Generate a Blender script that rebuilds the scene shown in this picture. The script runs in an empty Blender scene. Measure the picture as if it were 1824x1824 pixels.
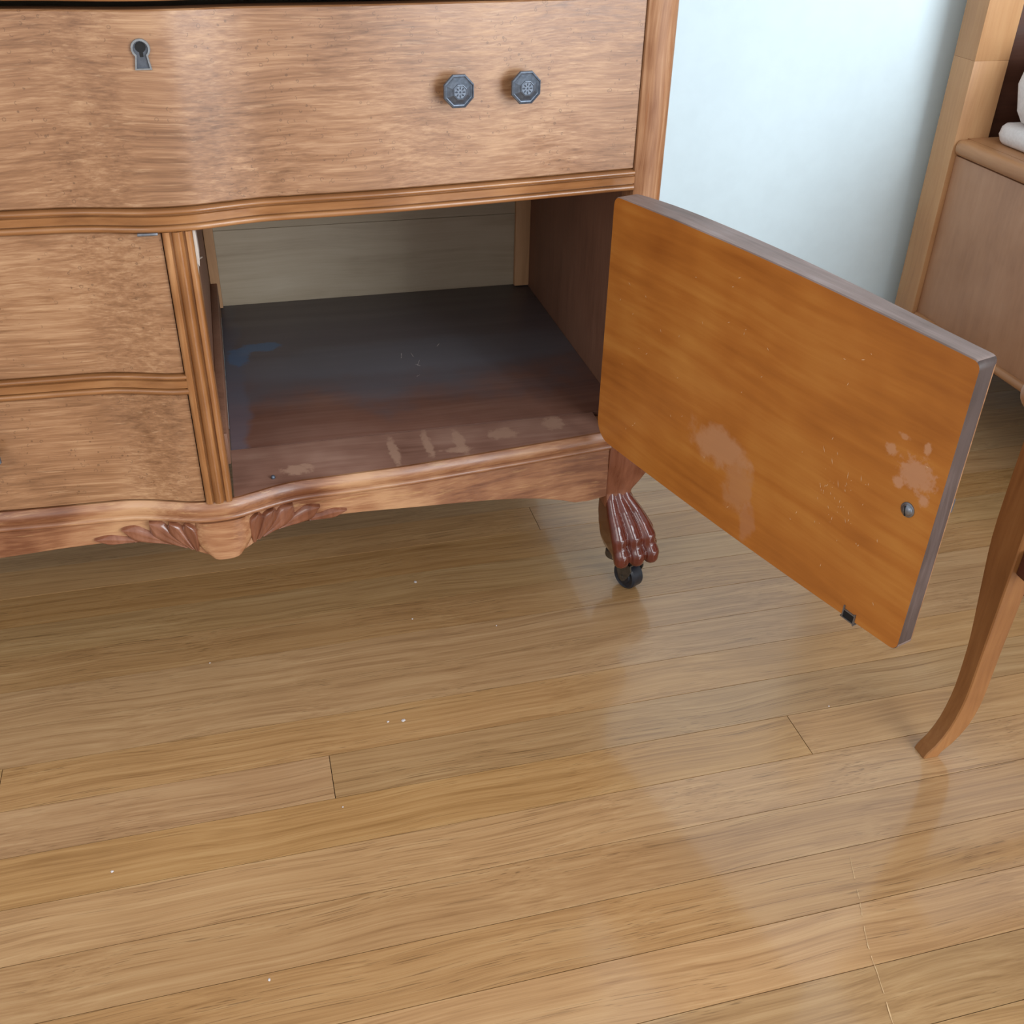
import bpy, bmesh, math, random
from mathutils import Vector, Matrix

random.seed(7)
scene = bpy.context.scene
COL = scene.collection

# ------------------------------------------------------------------ camera
F_PX = 1841.96
PITCH, YAW, ROLL = 0.5843, 0.2708, 0.0264
CAM = Vector((0.0, 0.0, 0.7914))
fwd = Vector((math.sin(YAW) * math.cos(PITCH), math.cos(YAW) * math.cos(PITCH), -math.sin(PITCH)))
rgt = Vector((math.cos(YAW), -math.sin(YAW), 0))
upv = rgt.cross(fwd)
r2 = math.cos(ROLL) * rgt + math.sin(ROLL) * upv
u2 = -math.sin(ROLL) * rgt + math.cos(ROLL) * upv
cd = bpy.data.cameras.new('camera')
cd.sensor_width = 36.0
cd.lens = 36.0 * F_PX / 1824.0
cd.clip_start = 0.02
cam = bpy.data.objects.new('camera', cd)
M = Matrix(((r2.x, u2.x, -fwd.x, CAM.x), (r2.y, u2.y, -fwd.y, CAM.y), (r2.z, u2.z, -fwd.z, CAM.z), (0, 0, 0, 1)))
cam.matrix_world = M
COL.objects.link(cam)
scene.camera = cam

# ------------------------------------------------------------------ world, lights, exposure
w = bpy.data.worlds.new('room_light')
scene.world = w
w.use_nodes = True
w.node_tree.nodes['Background'].inputs[0].default_value = (0.93, 0.96, 1.0, 1)
w.node_tree.nodes['Background'].inputs[1].default_value = 0.70


def area(name, loc, target, sx, sy, energy, col):
    l = bpy.data.lights.new(name, 'AREA')
    l.shape = 'RECTANGLE'
    l.size, l.size_y = sx, sy
    l.energy = energy
    l.color = col
    o = bpy.data.objects.new(name, l)
    o.location = loc
    d = Vector(target) - Vector(loc)
    o.rotation_euler = d.to_track_quat('-Z', 'Y').to_euler()
    COL.objects.link(o)
    return o


area('window_daylight', (1.8, -1.6, 1.25), (0.6, 1.2, 0.35), 1.7, 2.0, 92, (0.90, 0.96, 1.0))
area('left_fill_light', (-1.6, -1.7, 1.7), (0.4, 0.9, 0.3), 1.2, 1.3, 16, (1.0, 0.97, 0.93))  # unseen soft fill from the left for left-facing surfaces
scene.view_settings.view_transform = 'Standard'
scene.view_settings.look = 'None'
scene.view_settings.gamma = 1.0
scene.view_settings.use_curve_mapping = False
scene.view_settings.exposure = 0.2


# ------------------------------------------------------------------ helpers
def link(o, parent=None):
    COL.objects.link(o)
    if parent is not None:
        o.parent = parent
    return o


def mesh_obj(name, verts, faces, mat=None, parent=None, smooth=False, bevel=0.0, segs=2, mats=None, fmat=None, auto=None):
    me = bpy.data.meshes.new(name)
    me.from_pydata([tuple(v) for v in verts], [], [tuple(f) for f in faces])
    for m in (mats or [mat]):
        me.materials.append(m)
    if fmat:
        for i, k in enumerate(fmat):
            me.polygons[i].material_index = k
    bm = bmesh.new()
    bm.from_mesh(me)
    bmesh.ops.recalc_face_normals(bm, faces=bm.faces)
    if bevel > 0:
        ed = [e for e in bm.edges if len(e.link_faces) == 2 and e.calc_face_angle(0) > 0.5]
        bmesh.ops.bevel(bm, geom=ed, offset=bevel, segments=segs, profile=0.5, affect='EDGES', clamp_overlap=True)
    bm.to_mesh(me)
    bm.free()
    if smooth or auto:
        for p in me.polygons:
            p.use_smooth = True
        if auto:
            me.set_sharp_from_angle(angle=math.radians(auto))
    me.update()
    o = bpy.data.objects.new(name, me)
    return link(o, parent)


def box_vf(x0, x1, y0, y1, z0, z1):
    v = [(x0, y0, z0), (x1, y0, z0), (x1, y1, z0), (x0, y1, z0), (x0, y0, z1), (x1, y0, z1), (x1, y1, z1), (x0, y1, z1)]
    f = [(0, 3, 2, 1), (4, 5, 6, 7), (0, 1, 5, 4), (1, 2, 6, 5), (2, 3, 7, 6), (3, 0, 4, 7)]
    return v, f


def box(name, x0, x1, y0, y1, z0, z1, mat, parent=None, bevel=0.0, segs=2):
    v, f = box_vf(x0, x1, y0, y1, z0, z1)
    return mesh_obj(name, v, f, mat, parent, bevel=bevel, segs=segs, auto=35 if bevel else None)


def loft(rings, close=True, caps=True):
    n = len(rings[0])
    v = [p for r in rings for p in r]
    f = []
    for i in range(len(rings) - 1):
        for j in range(n if close else n - 1):
            k = (j + 1) % n
            f.append((i * n + j, i * n + k, (i + 1) * n + k, (i + 1) * n + j))
    if caps:
        f.append(tuple(range(n - 1, -1, -1)))
        f.append(tuple((len(rings) - 1) * n + j for j in range(n)))
    return v, f


def lathe(name, prof, n, mat, parent, rot=0.0, smooth=False, auto=None):
    """prof = [(radius, height)], axis +Z; first and last closed."""
    rings = [[(r * math.cos(rot + 2 * math.pi * k / n), r * math.sin(rot + 2 * math.pi * k / n), h) for k in range(n)] for r, h in prof]
    v, f = loft(rings)
    return mesh_obj(name, v, f, mat, parent, smooth=smooth, auto=auto)


def empty(name, loc, label=None, cat=None, group=None):
    o = bpy.data.objects.new(name, None)
    o.empty_display_size = 0.05
    o.location = loc
    link(o)
    if label:
        o['label'] = label
    if cat:
        o['category'] = cat
    if group:
        o['group'] = group
    return o


def interp(x, pts):
    if x <= pts[0][0]:
        return pts[0][1]
    for (a, b), (c, d) in zip(pts, pts[1:]):
        if x <= c:
            t = (x - a) / (c - a)
            return b + (d - b) * t
    return pts[-1][1]


def sinterp(x, pts):
    """Catmull-Rom through points."""
    n = len(pts)
    if x <= pts[0][0]:
        return pts[0][1]
    if x >= pts[-1][0]:
        return pts[-1][1]
    i = max(k for k in range(n) if pts[k][0] <= x)
    i = min(i, n - 2)
    x0, y0 = pts[i]
    x1, y1 = pts[i + 1]

    def slope(k):
        if 0 < k < n - 1:
            return (pts[k + 1][1] - pts[k - 1][1]) / (pts[k + 1][0] - pts[k - 1][0])
        return 0.0 if k == 0 else (pts[-1][1] - pts[-2][1]) / (pts[-1][0] - pts[-2][0])
    h = x1 - x0
    t = (x - x0) / h
    return ((2 * t**3 - 3 * t**2 + 1) * y0 + (t**3 - 2 * t**2 + t) * h * slope(i)
            + (-2 * t**3 + 3 * t**2) * y1 + (t**3 - t**2) * h * slope(i + 1))


# ------------------------------------------------------------------ materials
class NT:
    def __init__(self, name):
        self.m = bpy.data.materials.new(name)
        self.m.use_nodes = True
        self.t = self.m.node_tree
        self.b = self.t.nodes['Principled BSDF']

    def n(self, typ, **kw):
        nd = self.t.nodes.new(typ)
        for k, v in kw.items():
            setattr(nd, k, v)
        return nd

    def l(self, a, b):
        self.t.links.new(a, b)

    def setin(self, sock, v):
        if hasattr(v, 'links'):
            self.l(v, sock)
        else:
            sock.default_value = v

    def math(self, op, a, b=0.0, c=None, clamp=False):
        nd = self.n('ShaderNodeMath', operation=op, use_clamp=clamp)
        self.setin(nd.inputs[0], a)
        self.setin(nd.inputs[1], b)
        if c is not None:
            self.setin(nd.inputs[2], c)
        return nd.outputs[0]

    def vec(self, op, a, b):
        nd = self.n('ShaderNodeVectorMath', operation=op)
        self.setin(nd.inputs[0], a)
        self.setin(nd.inputs[1], b)
        return nd.outputs['Value'] if op in ('LENGTH', 'DOT_PRODUCT') else nd.outputs[0]

    def noise(self, v, scale=1.0, detail=4.0, rough=0.5, dist=0.0):
        nd = self.n('ShaderNodeTexNoise')
        self.setin(nd.inputs['Vector'], v)
        nd.inputs['Scale'].default_value = scale
        nd.inputs['Detail'].default_value = detail
        nd.inputs['Roughness'].default_value = rough
        nd.inputs['Distortion'].default_value = dist
        return nd.outputs['Fac']

    def ramp(self, f, stops):
        nd = self.n('ShaderNodeValToRGB')
        el = nd.color_ramp.elements
        while len(el) < len(stops):
            el.new(0.5)
        for e, (p, c) in zip(el, stops):
            e.position = p
            e.color = c if len(c) == 4 else (*c, 1)
        self.l(f, nd.inputs[0])
        return nd.outputs[0]

    def range(self, f, a, b, c=0.0, d=1.0):
        nd = self.n('ShaderNodeMapRange', interpolation_type='SMOOTHSTEP')
        self.setin(nd.inputs[0], f)
        for i, v in enumerate((a, b, c, d)):
            nd.inputs[i + 1].default_value = v
        return nd.outputs[0]

    def mix(self, fac, a, b, mode='MIX'):
        nd = self.n('ShaderNodeMix', data_type='RGBA', blend_type=mode)
        self.setin(nd.inputs[0], fac)
        for i, v in ((6, a), (7, b)):
            if hasattr(v, 'links'):
                self.l(v, nd.inputs[i])
            else:
                nd.inputs[i].default_value = (*v, 1) if len(v) == 3 else v
        return nd.outputs[2]


def srgb(r, g, b):
    def c(x):
        x /= 255.0
        return x / 12.92 if x <= 0.04045 else ((x + 0.055) / 1.055) ** 2.4
    return (c(r), c(g), c(b))


def wood(name, dark, mid, light, axis=0, rough=0.45, coat=0.0, along=2.5, across=55.0, fine=260.0, contrast=1.0,
         blobs=(), flecks=0.0, bump=0.15, per_object=False, pores=0.0, mottle=0.35, spec=0.4, streaks=0.0, streak_col=None, coat_rough=0.16, fine_w=0.3):
    """Procedural timber: grain runs along `axis` of the object's own coordinates."""
    N = NT(name)
    tc = N.n('ShaderNodeTexCoord')
    p = tc.outputs['Object']
    q = p
    if per_object:
        oi = N.n('ShaderNodeObjectInfo')
        sh = N.vec('MULTIPLY', (13.1, 7.7, 5.3), (1, 1, 1))
        cmb = N.n('ShaderNodeCombineXYZ')
        for i, k in enumerate((37.0, 91.0, 53.0)):
            N.l(N.math('MULTIPLY', oi.outputs['Random'], k), cmb.inputs[i])
        q = N.vec('ADD', p, cmb.outputs[0])
    # slow wander of the grain
    w1 = N.n('ShaderNodeTexNoise')
    N.l(q, w1.inputs['Vector'])
    w1.inputs['Scale'].default_value = 5.0
    w1.inputs['Detail'].default_value = 1.0
    wo = N.vec('SUBTRACT', w1.outputs['Color'], (0.5, 0.5, 0.5))
    wo = N.vec('MULTIPLY', wo, (0.022, 0.022, 0.022))
    qq = N.vec('ADD', q, wo)

    def stretched(al, ac):
        s = [ac, ac, ac]
        s[axis] = al
        return N.vec('MULTIPLY', qq, tuple(s))
    g1 = N.noise(stretched(along, across), 1.0, 4.0, 0.55, 0.4)
    g2 = N.noise(stretched(along * 4.0, fine), 1.0, 3.0, 0.6)
    mt = N.noise(q, 9.0, 3.0, 0.55)
    f = N.math('ADD', N.math('MULTIPLY', g1, 0.55), N.math('MULTIPLY', g2, fine_w))
    f = N.math('ADD', f, N.math('MULTIPLY', N.math('SUBTRACT', mt, 0.5), mottle))
    f = N.math('ADD', f, 0.225 - fine_w * 0.5)
    f = N.math('MULTIPLY_ADD', N.math('SUBTRACT', f, 0.5), 1.5 * contrast, 0.5, clamp=True)
    col = N.ramp(f, [(0.08, dark), (0.5, mid), (0.92, light)])
    if streaks > 0:
        s1 = N.noise(stretched(along * 2.2, across * 1.3), 1.0, 5.0, 0.65, 0.2)
        sm = N.range(s1, 0.56, 0.70)
        col = N.mix(N.math('MULTIPLY', sm, streaks), col, streak_col)
    if pores > 0:
        pr = N.noise(stretched(9.0, 900.0), 1.0, 2.0, 0.5)
        pm = N.range(pr, 0.58, 0.70)
        gate = N.range(N.noise(stretched(1.2, 30.0), 1.0, 2.0), 0.38, 0.62)
        pm = N.math('MULTIPLY', N.math('MULTIPLY', pm, gate), pores)
        col = N.mix(pm, col, tuple(c * 0.45 for c in dark))
    if flecks > 0:
        vo = N.n('ShaderNodeTexVoronoi', feature='F1')
        N.l(N.vec('ADD', q, N.vec('MULTIPLY', wo, (0.25, 0.25, 0.25))), vo.inputs['Vector'])
        vo.inputs['Scale'].default_value = 150.0
        ring = N.math('ABSOLUTE', N.math('SUBTRACT', vo.outputs['Distance'], 0.22))
        rm = N.range(ring, 0.0, 0.07, 1.0, 0.0)
        gate = N.range(N.noise(N.vec('MULTIPLY', q, (330.0, 330.0, 230.0)), 1.0, 0.0), 0.46, 0.56)
        gate = N.math('MULTIPLY', gate, N.range(N.noise(q, 22.0, 2.0), 0.42, 0.54))
        col = N.mix(N.math('MULTIPLY', N.math('MULTIPLY', rm, gate), flecks), col, tuple(c * 0.5 for c in dark))
    if per_object:
        hv = N.n('ShaderNodeHueSaturation')
        rr = oi.outputs['Random']
        r3 = N.math('FRACT', N.math('MULTIPLY', rr, 17.3))
        N.l(N.math('MULTIPLY_ADD', rr, 0.006, 0.497), hv.inputs['Hue'])
        N.l(N.math('MULTIPLY_ADD', r3, 0.12, 0.92), hv.inputs['Saturation'])
        N.l(N.math('MULTIPLY_ADD', N.math('FRACT', N.math('MULTIPLY', rr, 71.7)), 0.18, 0.91), hv.inputs['Value'])
        N.l(col, hv.inputs['Color'])
        col = hv.outputs[0]
    for (c, r, bc, strength, edge) in blobs:
        d = N.vec('LENGTH', N.vec('DIVIDE', N.vec('SUBTRACT', p, c), r), (0, 0, 0))
        nz = N.math('MULTIPLY', N.math('SUBTRACT', N.noise(p, edge, 4.0, 0.6), 0.5), 1.7 if edge > 10 else 0.8)
        mk = N.range(N.math('ADD', d, nz), 0.55, 1.0, strength, 0.0)
        col = N.mix(mk, col, bc)
    N.l(col, N.b.inputs['Base Color'])
    rn = N.range(g1, 0.3, 0.7, rough - 0.05, rough + 0.06)
    N.l(rn, N.b.inputs['Roughness'])
    N.b.inputs['Specular IOR Level'].default_value = spec
    N.b.inputs['Coat Weight'].default_value = coat
    N.b.inputs['Coat Roughness'].default_value = coat_rough
    if bump:
        bp = N.n('ShaderNodeBump')
        bp.inputs['Strength'].default_value = bump
        bp.inputs['Distance'].default_value = 0.0006
        N.l(g2, bp.inputs['Height'])
        N.l(bp.outputs[0], N.b.inputs['Normal'])
    return N.m


def plain(name, col, rough=0.5, metal=0.0, var=0.12, scale=80.0, spec=0.5, bump=0.0):
    N = NT(name)
    tc = N.n('ShaderNodeTexCoord')
    nz = N.noise(tc.outputs['Object'], scale, 4.0, 0.6)
    c = N.mix(N.range(nz, 0.3, 0.7), tuple(x * (1 - var) for x in col), tuple(min(1, x * (1 + var)) for x in col))
    N.l(c, N.b.inputs['Base Color'])
    N.b.inputs['Roughness'].default_value = rough
    N.b.inputs['Metallic'].default_value = metal
    N.b.inputs['Specular IOR Level'].default_value = spec
    if bump:
        bp = N.n('ShaderNodeBump')
        bp.inputs['Strength'].default_value = bump
        bp.inputs['Distance'].default_value = 0.001
        N.l(nz, bp.inputs['Height'])
        N.l(bp.outputs[0], N.b.inputs['Normal'])
    return N.m


M_OAK = wood('oak_floor_varnish', srgb(134, 96, 56), srgb(174, 134, 87), srgb(197, 160, 111), 0, rough=0.34, coat=0.55, coat_rough=0.11, along=1.6,
             across=130, fine=520, contrast=1.0, per_object=True, pores=0.6, mottle=0.16, bump=0.04, fine_w=0.5)
M_SUB = plain('floor_gap', srgb(40, 24, 14), 0.9)
M_WALL = plain('wall_paint', srgb(216, 236, 245), 0.7, var=0.015, scale=30, spec=0.2)
M_TRIM = plain('trim_paint', srgb(230, 232, 232), 0.45, var=0.02)
M_DRAWER = wood('faded_birdseye_veneer', srgb(104, 68, 41), srgb(145, 103, 70), srgb(180, 140, 103), 0, rough=0.34, along=3.6, across=230,
                fine=700, contrast=1.15, flecks=0.55, mottle=0.5, streaks=0.3, streak_col=srgb(206, 168, 130), bump=0.05, spec=0.8, fine_w=0.45)
M_RAIL = wood('amber_moulding_wood', srgb(104, 62, 32), srgb(142, 95, 56), srgb(174, 126, 82), 0, rough=0.3, along=4, across=60, fine=240,
              mottle=0.7, coat=0.3)
M_STILE = wood('worn_stile_wood', srgb(120, 74, 44), srgb(160, 116, 82), srgb(190, 152, 120), 2, rough=0.4, along=5, across=150, fine=450,
               mottle=0.8, contrast=1.4, streaks=0.6, streak_col=srgb(134, 76, 32))
M_DIVST = wood('amber_divider_wood', srgb(102, 60, 30), srgb(142, 93, 52), srgb(182, 134, 90), 2, rough=0.3, along=4, across=110, fine=330,
               mottle=0.6, contrast=1.2, coat=0.25)
M_APRON = wood('apron_veneer', srgb(108, 62, 36), srgb(150, 102, 70), srgb(184, 140, 102), 0, rough=0.36, along=7, across=150, fine=500,
               mottle=1.2, contrast=1.3, streaks=0.35, streak_col=srgb(206, 166, 116), spec=0.6)
M_CARVE = wood('carved_mahogany', srgb(84, 44, 28), srgb(122, 74, 52), srgb(156, 106, 82), 2, rough=0.22, along=6, across=60, fine=200, mottle=0.6, coat=0.4)
M_CLAW = wood('glossy_mahogany', srgb(74, 26, 16), srgb(102, 42, 28), srgb(134, 70, 48), 2, rough=0.18, along=6, across=60, fine=200, mottle=0.5, coat=0.8)
M_LEG = wood('leg_mahogany', srgb(96, 48, 28), srgb(136, 84, 60), srgb(160, 106, 78), 2, rough=0.32, along=5, across=60, fine=240, mottle=0.6, coat=0.3)
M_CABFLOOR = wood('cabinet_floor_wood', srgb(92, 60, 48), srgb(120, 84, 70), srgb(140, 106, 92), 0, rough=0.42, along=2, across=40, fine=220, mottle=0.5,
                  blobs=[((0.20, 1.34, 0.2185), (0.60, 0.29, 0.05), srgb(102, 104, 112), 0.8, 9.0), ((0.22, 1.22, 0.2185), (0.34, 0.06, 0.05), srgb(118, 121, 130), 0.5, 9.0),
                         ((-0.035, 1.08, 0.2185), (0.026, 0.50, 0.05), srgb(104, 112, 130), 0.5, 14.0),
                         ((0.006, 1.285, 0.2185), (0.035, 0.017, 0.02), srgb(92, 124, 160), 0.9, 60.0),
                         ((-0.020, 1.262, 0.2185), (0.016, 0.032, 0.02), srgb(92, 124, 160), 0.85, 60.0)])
M_CABBOARD = wood('cabinet_front_board_wood', srgb(112, 76, 62), srgb(150, 112, 96), srgb(178, 142, 124), 0, rough=0.5, along=3, across=36, fine=160, mottle=0.9,
                  blobs=[((x, y, 0.2185), (rx, ry, 0.03), srgb(184, 148, 126), 0.75, 120.0) for x, y, rx, ry in
                         ((0.136, 0.983, 0.0065, 0.036), (0.175, 0.985, 0.0065, 0.036), (0.211, 0.984, 0.008, 0.036), (0.205, 0.968, 0.020, 0.008),
                          (0.262, 0.992, 0.022, 0.014), (0.325, 1.004, 0.016, 0.018), (0.03, 0.965, 0.02, 0.012))])
M_INNER = wood('interior_dark_wood', srgb(108, 74, 56), srgb(136, 98, 78), srgb(152, 114, 92), 2, rough=0.6, along=3, across=40, mottle=0.4)
M_BACK = wood('cabinet_back_wood', srgb(164, 146, 122), srgb(188, 172, 148), srgb(202, 188, 166), 0, rough=0.6, along=3, across=50, mottle=0.4)
M_BACKST = wood('cabinet_back_stile_wood', srgb(170, 128, 92), srgb(196, 152, 112), srgb(210, 168, 130), 2, rough=0.6, along=3, across=50)
M_DOOR = wood('varnished_orange_veneer', srgb(140, 76, 26), srgb(182, 113, 46), srgb(208, 146, 70), 0, rough=0.33, along=2.2, across=24, fine=120,
              contrast=0.95, mottle=0.55, coat=0.15, bump=0.05,
              blobs=[((0.190, 0.0, 0.315), (0.045, 0.05, 0.024), srgb(196, 146, 108), 0.75, 45.0),
                     ((0.222, 0.0, 0.290), (0.022, 0.05, 0.034), srgb(190, 138, 98), 0.6, 60.0),
                     ((0.240, 0.0, 0.262), (0.012, 0.05, 0.024), srgb(188, 134, 98), 0.5, 60.0),
                     ((0.372, 0.0, 0.405), (0.007, 0.05, 0.006), srgb(198, 148, 112), 0.75, 200.0),
                     ((0.380, 0.0, 0.4205), (0.006, 0.05, 0.003), srgb(198, 148, 112), 0.6, 200.0),
                     ((0.384, 0.0, 0.383), (0.007, 0.05, 0.006), srgb(200, 150, 116), 0.8, 130.0),
                     ((0.410, 0.0, 0.380), (0.006, 0.05, 0.006), srgb(200, 150, 116), 0.8, 130.0),
                     ((0.402, 0.0, 0.420), (0.004, 0.05, 0.006), srgb(198, 148, 112), 0.8, 200.0),
                     ((0.399, 0.0, 0.396), (0.020, 0.05, 0.016), srgb(196, 146, 112), 0.8, 190.0)])
M_DOOREDGE = wood('raw_grey_door_edge', srgb(104, 86, 78), srgb(138, 120, 114), srgb(172, 158, 156), 0, rough=0.55, along=6, across=80, mottle=0.9)
M_DARKEDGE = wood('dark_grey_door_edge', srgb(54, 42, 38), srgb(72, 58, 54), srgb(104, 88, 84), 2, rough=0.55, along=6, across=80, mottle=0.9)
M_BEDPOST = wood('pale_maple_post', srgb(158, 112, 74), srgb(188, 142, 98), srgb(206, 164, 118), 2, rough=0.45, along=3, across=40, mottle=0.4, contrast=0.8)
M_BEDPANEL = wood('brown_bed_veneer', srgb(150, 106, 76), srgb(178, 134, 102), srgb(196, 152, 120), 2, rough=0.45, along=5, across=26, fine=110, mottle=0.7, contrast=0.8)
M_BEDRAIL = wood('maple_bed_rail', srgb(140, 96, 62), srgb(172, 124, 84), srgb(190, 144, 102), 1, rough=0.42, along=3, across=40, mottle=0.5, contrast=0.8)
M_BEDDARK = wood('shade_toned_bench_wood', srgb(58, 32, 22), srgb(78, 46, 32), srgb(94, 58, 42), 0, rough=0.5, along=3, across=40)  # shade on the recessed back panel is put into this dark tone
M_CHAIR = wood('amber_chair_wood', srgb(108, 64, 30), srgb(144, 96, 54), srgb(168, 120, 72), 2, rough=0.4, along=4, across=60, mottle=0.5, contrast=0.9)
M_CHAIRD = wood('dark_stretcher_wood', srgb(60, 30, 24), srgb(86, 48, 38), srgb(104, 64, 52), 1, rough=0.35, along=4, across=60)
M_IRON = plain('dark_pewter', srgb(98, 106, 118), 0.42, metal=0.6, var=0.2, scale=300)
M_PLATE = plain('escutcheon_pewter', srgb(140, 142, 144), 0.4, metal=0.6, var=0.15, scale=300)
M_HOLE = plain('keyhole_black', srgb(14, 13, 14), 0.8)
M_LOCK = plain('lock_face_steel', srgb(88, 92, 100), 0.5, metal=0.6, scale=300)
M_BRASS = plain('tarnished_caster_fork', srgb(92, 84, 74), 0.5, metal=0.6, var=0.2, scale=200)
M_RUBBER = plain('black_caster_wheel', srgb(30, 34, 42), 0.35, var=0.2, scale=150)
M_STEEL = plain('screw_steel', srgb(128, 132, 140), 0.35, metal=0.8, scale=300)
M_CHIP = wood('raw_splintered_wood', srgb(140, 128, 120), srgb(178, 168, 160), srgb(206, 196, 184), 2, rough=0.8, along=10, across=200)
M_CLOTH = plain('white_cotton', srgb(226, 222, 220), 0.9, var=0.05, scale=220, spec=0.1, bump=0.35)
M_SCR = plain('pale_scratch', srgb(226, 196, 160), 0.6)
M_SCR2 = plain('floor_scratch', srgb(206, 172, 128), 0.5)
M_FLECK = plain('white_paint_fleck', srgb(214, 206, 204), 0.7)

# ------------------------------------------------------------------ the room: floor, wall
ROW0, ROWW = 0.6455, 0.05715
X_MIN, X_MAX = -2.0, 3.0
WALL_Y = 1.488
floor = box('floor', X_MIN, X_MAX, -1.3, WALL_Y, -0.03, -0.006, M_SUB)
floor['kind'] = 'structure'
floor['label'] = 'varnished oak strip floor with narrow boards'
known = {8: [0.3465], 1: [0.0245], 0: [0.5085], 2: [-0.2915]}
k = -33
while True:
    y0 = ROW0 + ROWW * k
    y1 = y0 + ROWW
    if y0 > WALL_Y - 0.004:
        break
    y1 = min(y1, WALL_Y)
    ends = list(known.get(k, []))
    ends.append(random.uniform(-1.5, -0.65))
    ends.append(random.uniform(1.4, 2.4))
    if k < -6 and random.random() < 0.5:
        ends.append(random.uniform(-0.2, 0.9))
    xs = [X_MIN] + sorted(ends) + [X_MAX]
    for a, b in zip(xs, xs[1:]):
        g = 0.00036
        cx, cy = (a + b) / 2, (y0 + y1) / 2
        hx, hy = (b - a) / 2 - g, (y1 - y0) / 2 - g
        dz = random.uniform(-0.00010, 0.00010)
        v, f = box_vf(-hx, hx, -hy, hy, -0.0062, 0.0)
        o = mesh_obj('plank', v, f, M_OAK, floor)
        o.location = (cx, cy, dz)
    k += 1

wall = box('wall_back', X_MIN, X_MAX, WALL_Y, WALL_Y + 0.12, -0.03, 2.5, M_WALL)
wall['kind'] = 'structure'
wall['label'] = 'plain pale blue-white plastered wall'
bb = box('baseboard_back', X_MIN, X_MAX, WALL_Y - 0.013, WALL_Y - 0.0003, 0.0005, 0.085, M_TRIM, bevel=0.003)
bb['kind'] = 'structure'
bb['label'] = 'low white baseboard along the wall'


# long curved scratch and paint flecks on the boards
def strip(name, pts, wd, mat, parent, z=0.0004):
    v, f = [], []
    for i, (x, y) in enumerate(pts):
        a = pts[max(i - 1, 0)]
        b = pts[min(i + 1, len(pts) - 1)]
        t = Vector((b[0] - a[0], b[1] - a[1])).normalized()
        ww = wd * random.uniform(0.25, 1.0)
        v += [(x - t.y * ww, y + t.x * ww, z), (x + t.y * ww, y - t.x * ww, z)]
        if i:
            f.append((2 * i - 2, 2 * i - 1, 2 * i + 1, 2 * i))
    return mesh_obj(name, v, f, mat, parent)


sp = [(0.36, 0.4293), (0.40, 0.4385), (0.437, 0.448), (0.479, 0.4644), (0.519, 0.479), (0.545, 0.488), (0.576, 0.4965), (0.62, 0.503)]
seg = [(0.352, 0.385), (0.392, 0.425), (0.431, 0.452), (0.462, 0.474), (0.478, 0.487), (0.498, 0.520)]
for a, b in seg:
    pts = []
    for i in range(7):
        y = a + (b - a) * i / 6
        pts.append((sinterp(y, sp) + random.uniform(-0.0003, 0.0003), y))
    strip('scratch', pts, 0.00055, M_SCR2, floor)
for x, y, r in ((0.1615, 1.0257, 0.0026), (0.1059, 0.7908, 0.0028), (0.090, 0.793, 0.0016), (-0.09, 0.93, 0.0012), (0.24, 0.92, 0.0011),
                (0.145, 0.955, 0.0012), (0.56, 0.705, 0.0011), (0.03, 0.69, 0.0011), (-0.18, 0.665, 0.0016), (-0.05, 0.525, 0.0015)):
    n = 7
    v = [(x + r * random.uniform(0.6, 1.1) * math.cos(6.283 * i / n), y + r * random.uniform(0.6, 1.1) * math.sin(6.283 * i / n), 0.0003) for i in range(n)]
    v += [(x, y, 0.0009)]
    mesh_obj('paint_fleck', v, [(i, (i + 1) % n, n) for i in range(n)], M_FLECK, floor)

# ------------------------------------------------------------------ serpentine chest of drawers
XC = -0.0565
HW = 0.4415            # half width between the front stiles
STW = 0.0345           # stile width
YF = 0.970
CHEST_L = XC - HW - STW
CHEST_R = XC + HW + STW
Y_BACK = 1.455
Z_SH = 0.2185          # top of the bottom rail = cabinet floor
chest = empty('chest_of_drawers', (XC, 1.2, 0.0),
              'worn wooden serpentine chest of drawers with claw feet and an open cabinet door', 'dresser')
OFF = Vector((XC, 1.2, 0.0))

OUTER = [(0.0, 0.9385), (0.08, 0.939), (0.135, 0.9405), (0.19, 0.943), (0.25, 0.9485), (0.33, 0.957), (0.4415, 0.970), (0.48, 0.9735)]
BUMP = [(0.0, 0.0165), (0.02, 0.0150), (0.04, 0.0100), (0.06, 0.0046), (0.08, 0.0010), (0.10, 0.0), (0.2, 0.0)]


def front(d, z):
    d = abs(d)
    amp = 0.82 + (0.512 - min(max(z, 0.15), 0.70)) / 0.2935 * 0.42
    return sinterp(d, OUTER) - sinterp(d, BUMP) * amp


def cpart(o):
    """children of the chest are modelled in world coordinates"""
    o.parent = chest
    o.matrix_parent_inverse = Matrix.Translation(-OFF)
    return o


def dvals(d0, d1):
    out = [d0]
    d = d0
    while d < d1 - 1e-6:
        st = 0.004 if abs(d) < 0.11 else 0.018
        d = min(d + st, d1)
        out.append(d)
    return out


def serp(name, prof, d0, d1, mat, auto=40):
    rings = []
    for d in dvals(d0, d1):
        rings.append([(XC + d, front(d, z) - o, z) for (o, z) in prof])
    v, f = loft(rings)
    return cpart(mesh_obj(name, v, f, mat, auto=auto))


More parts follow.
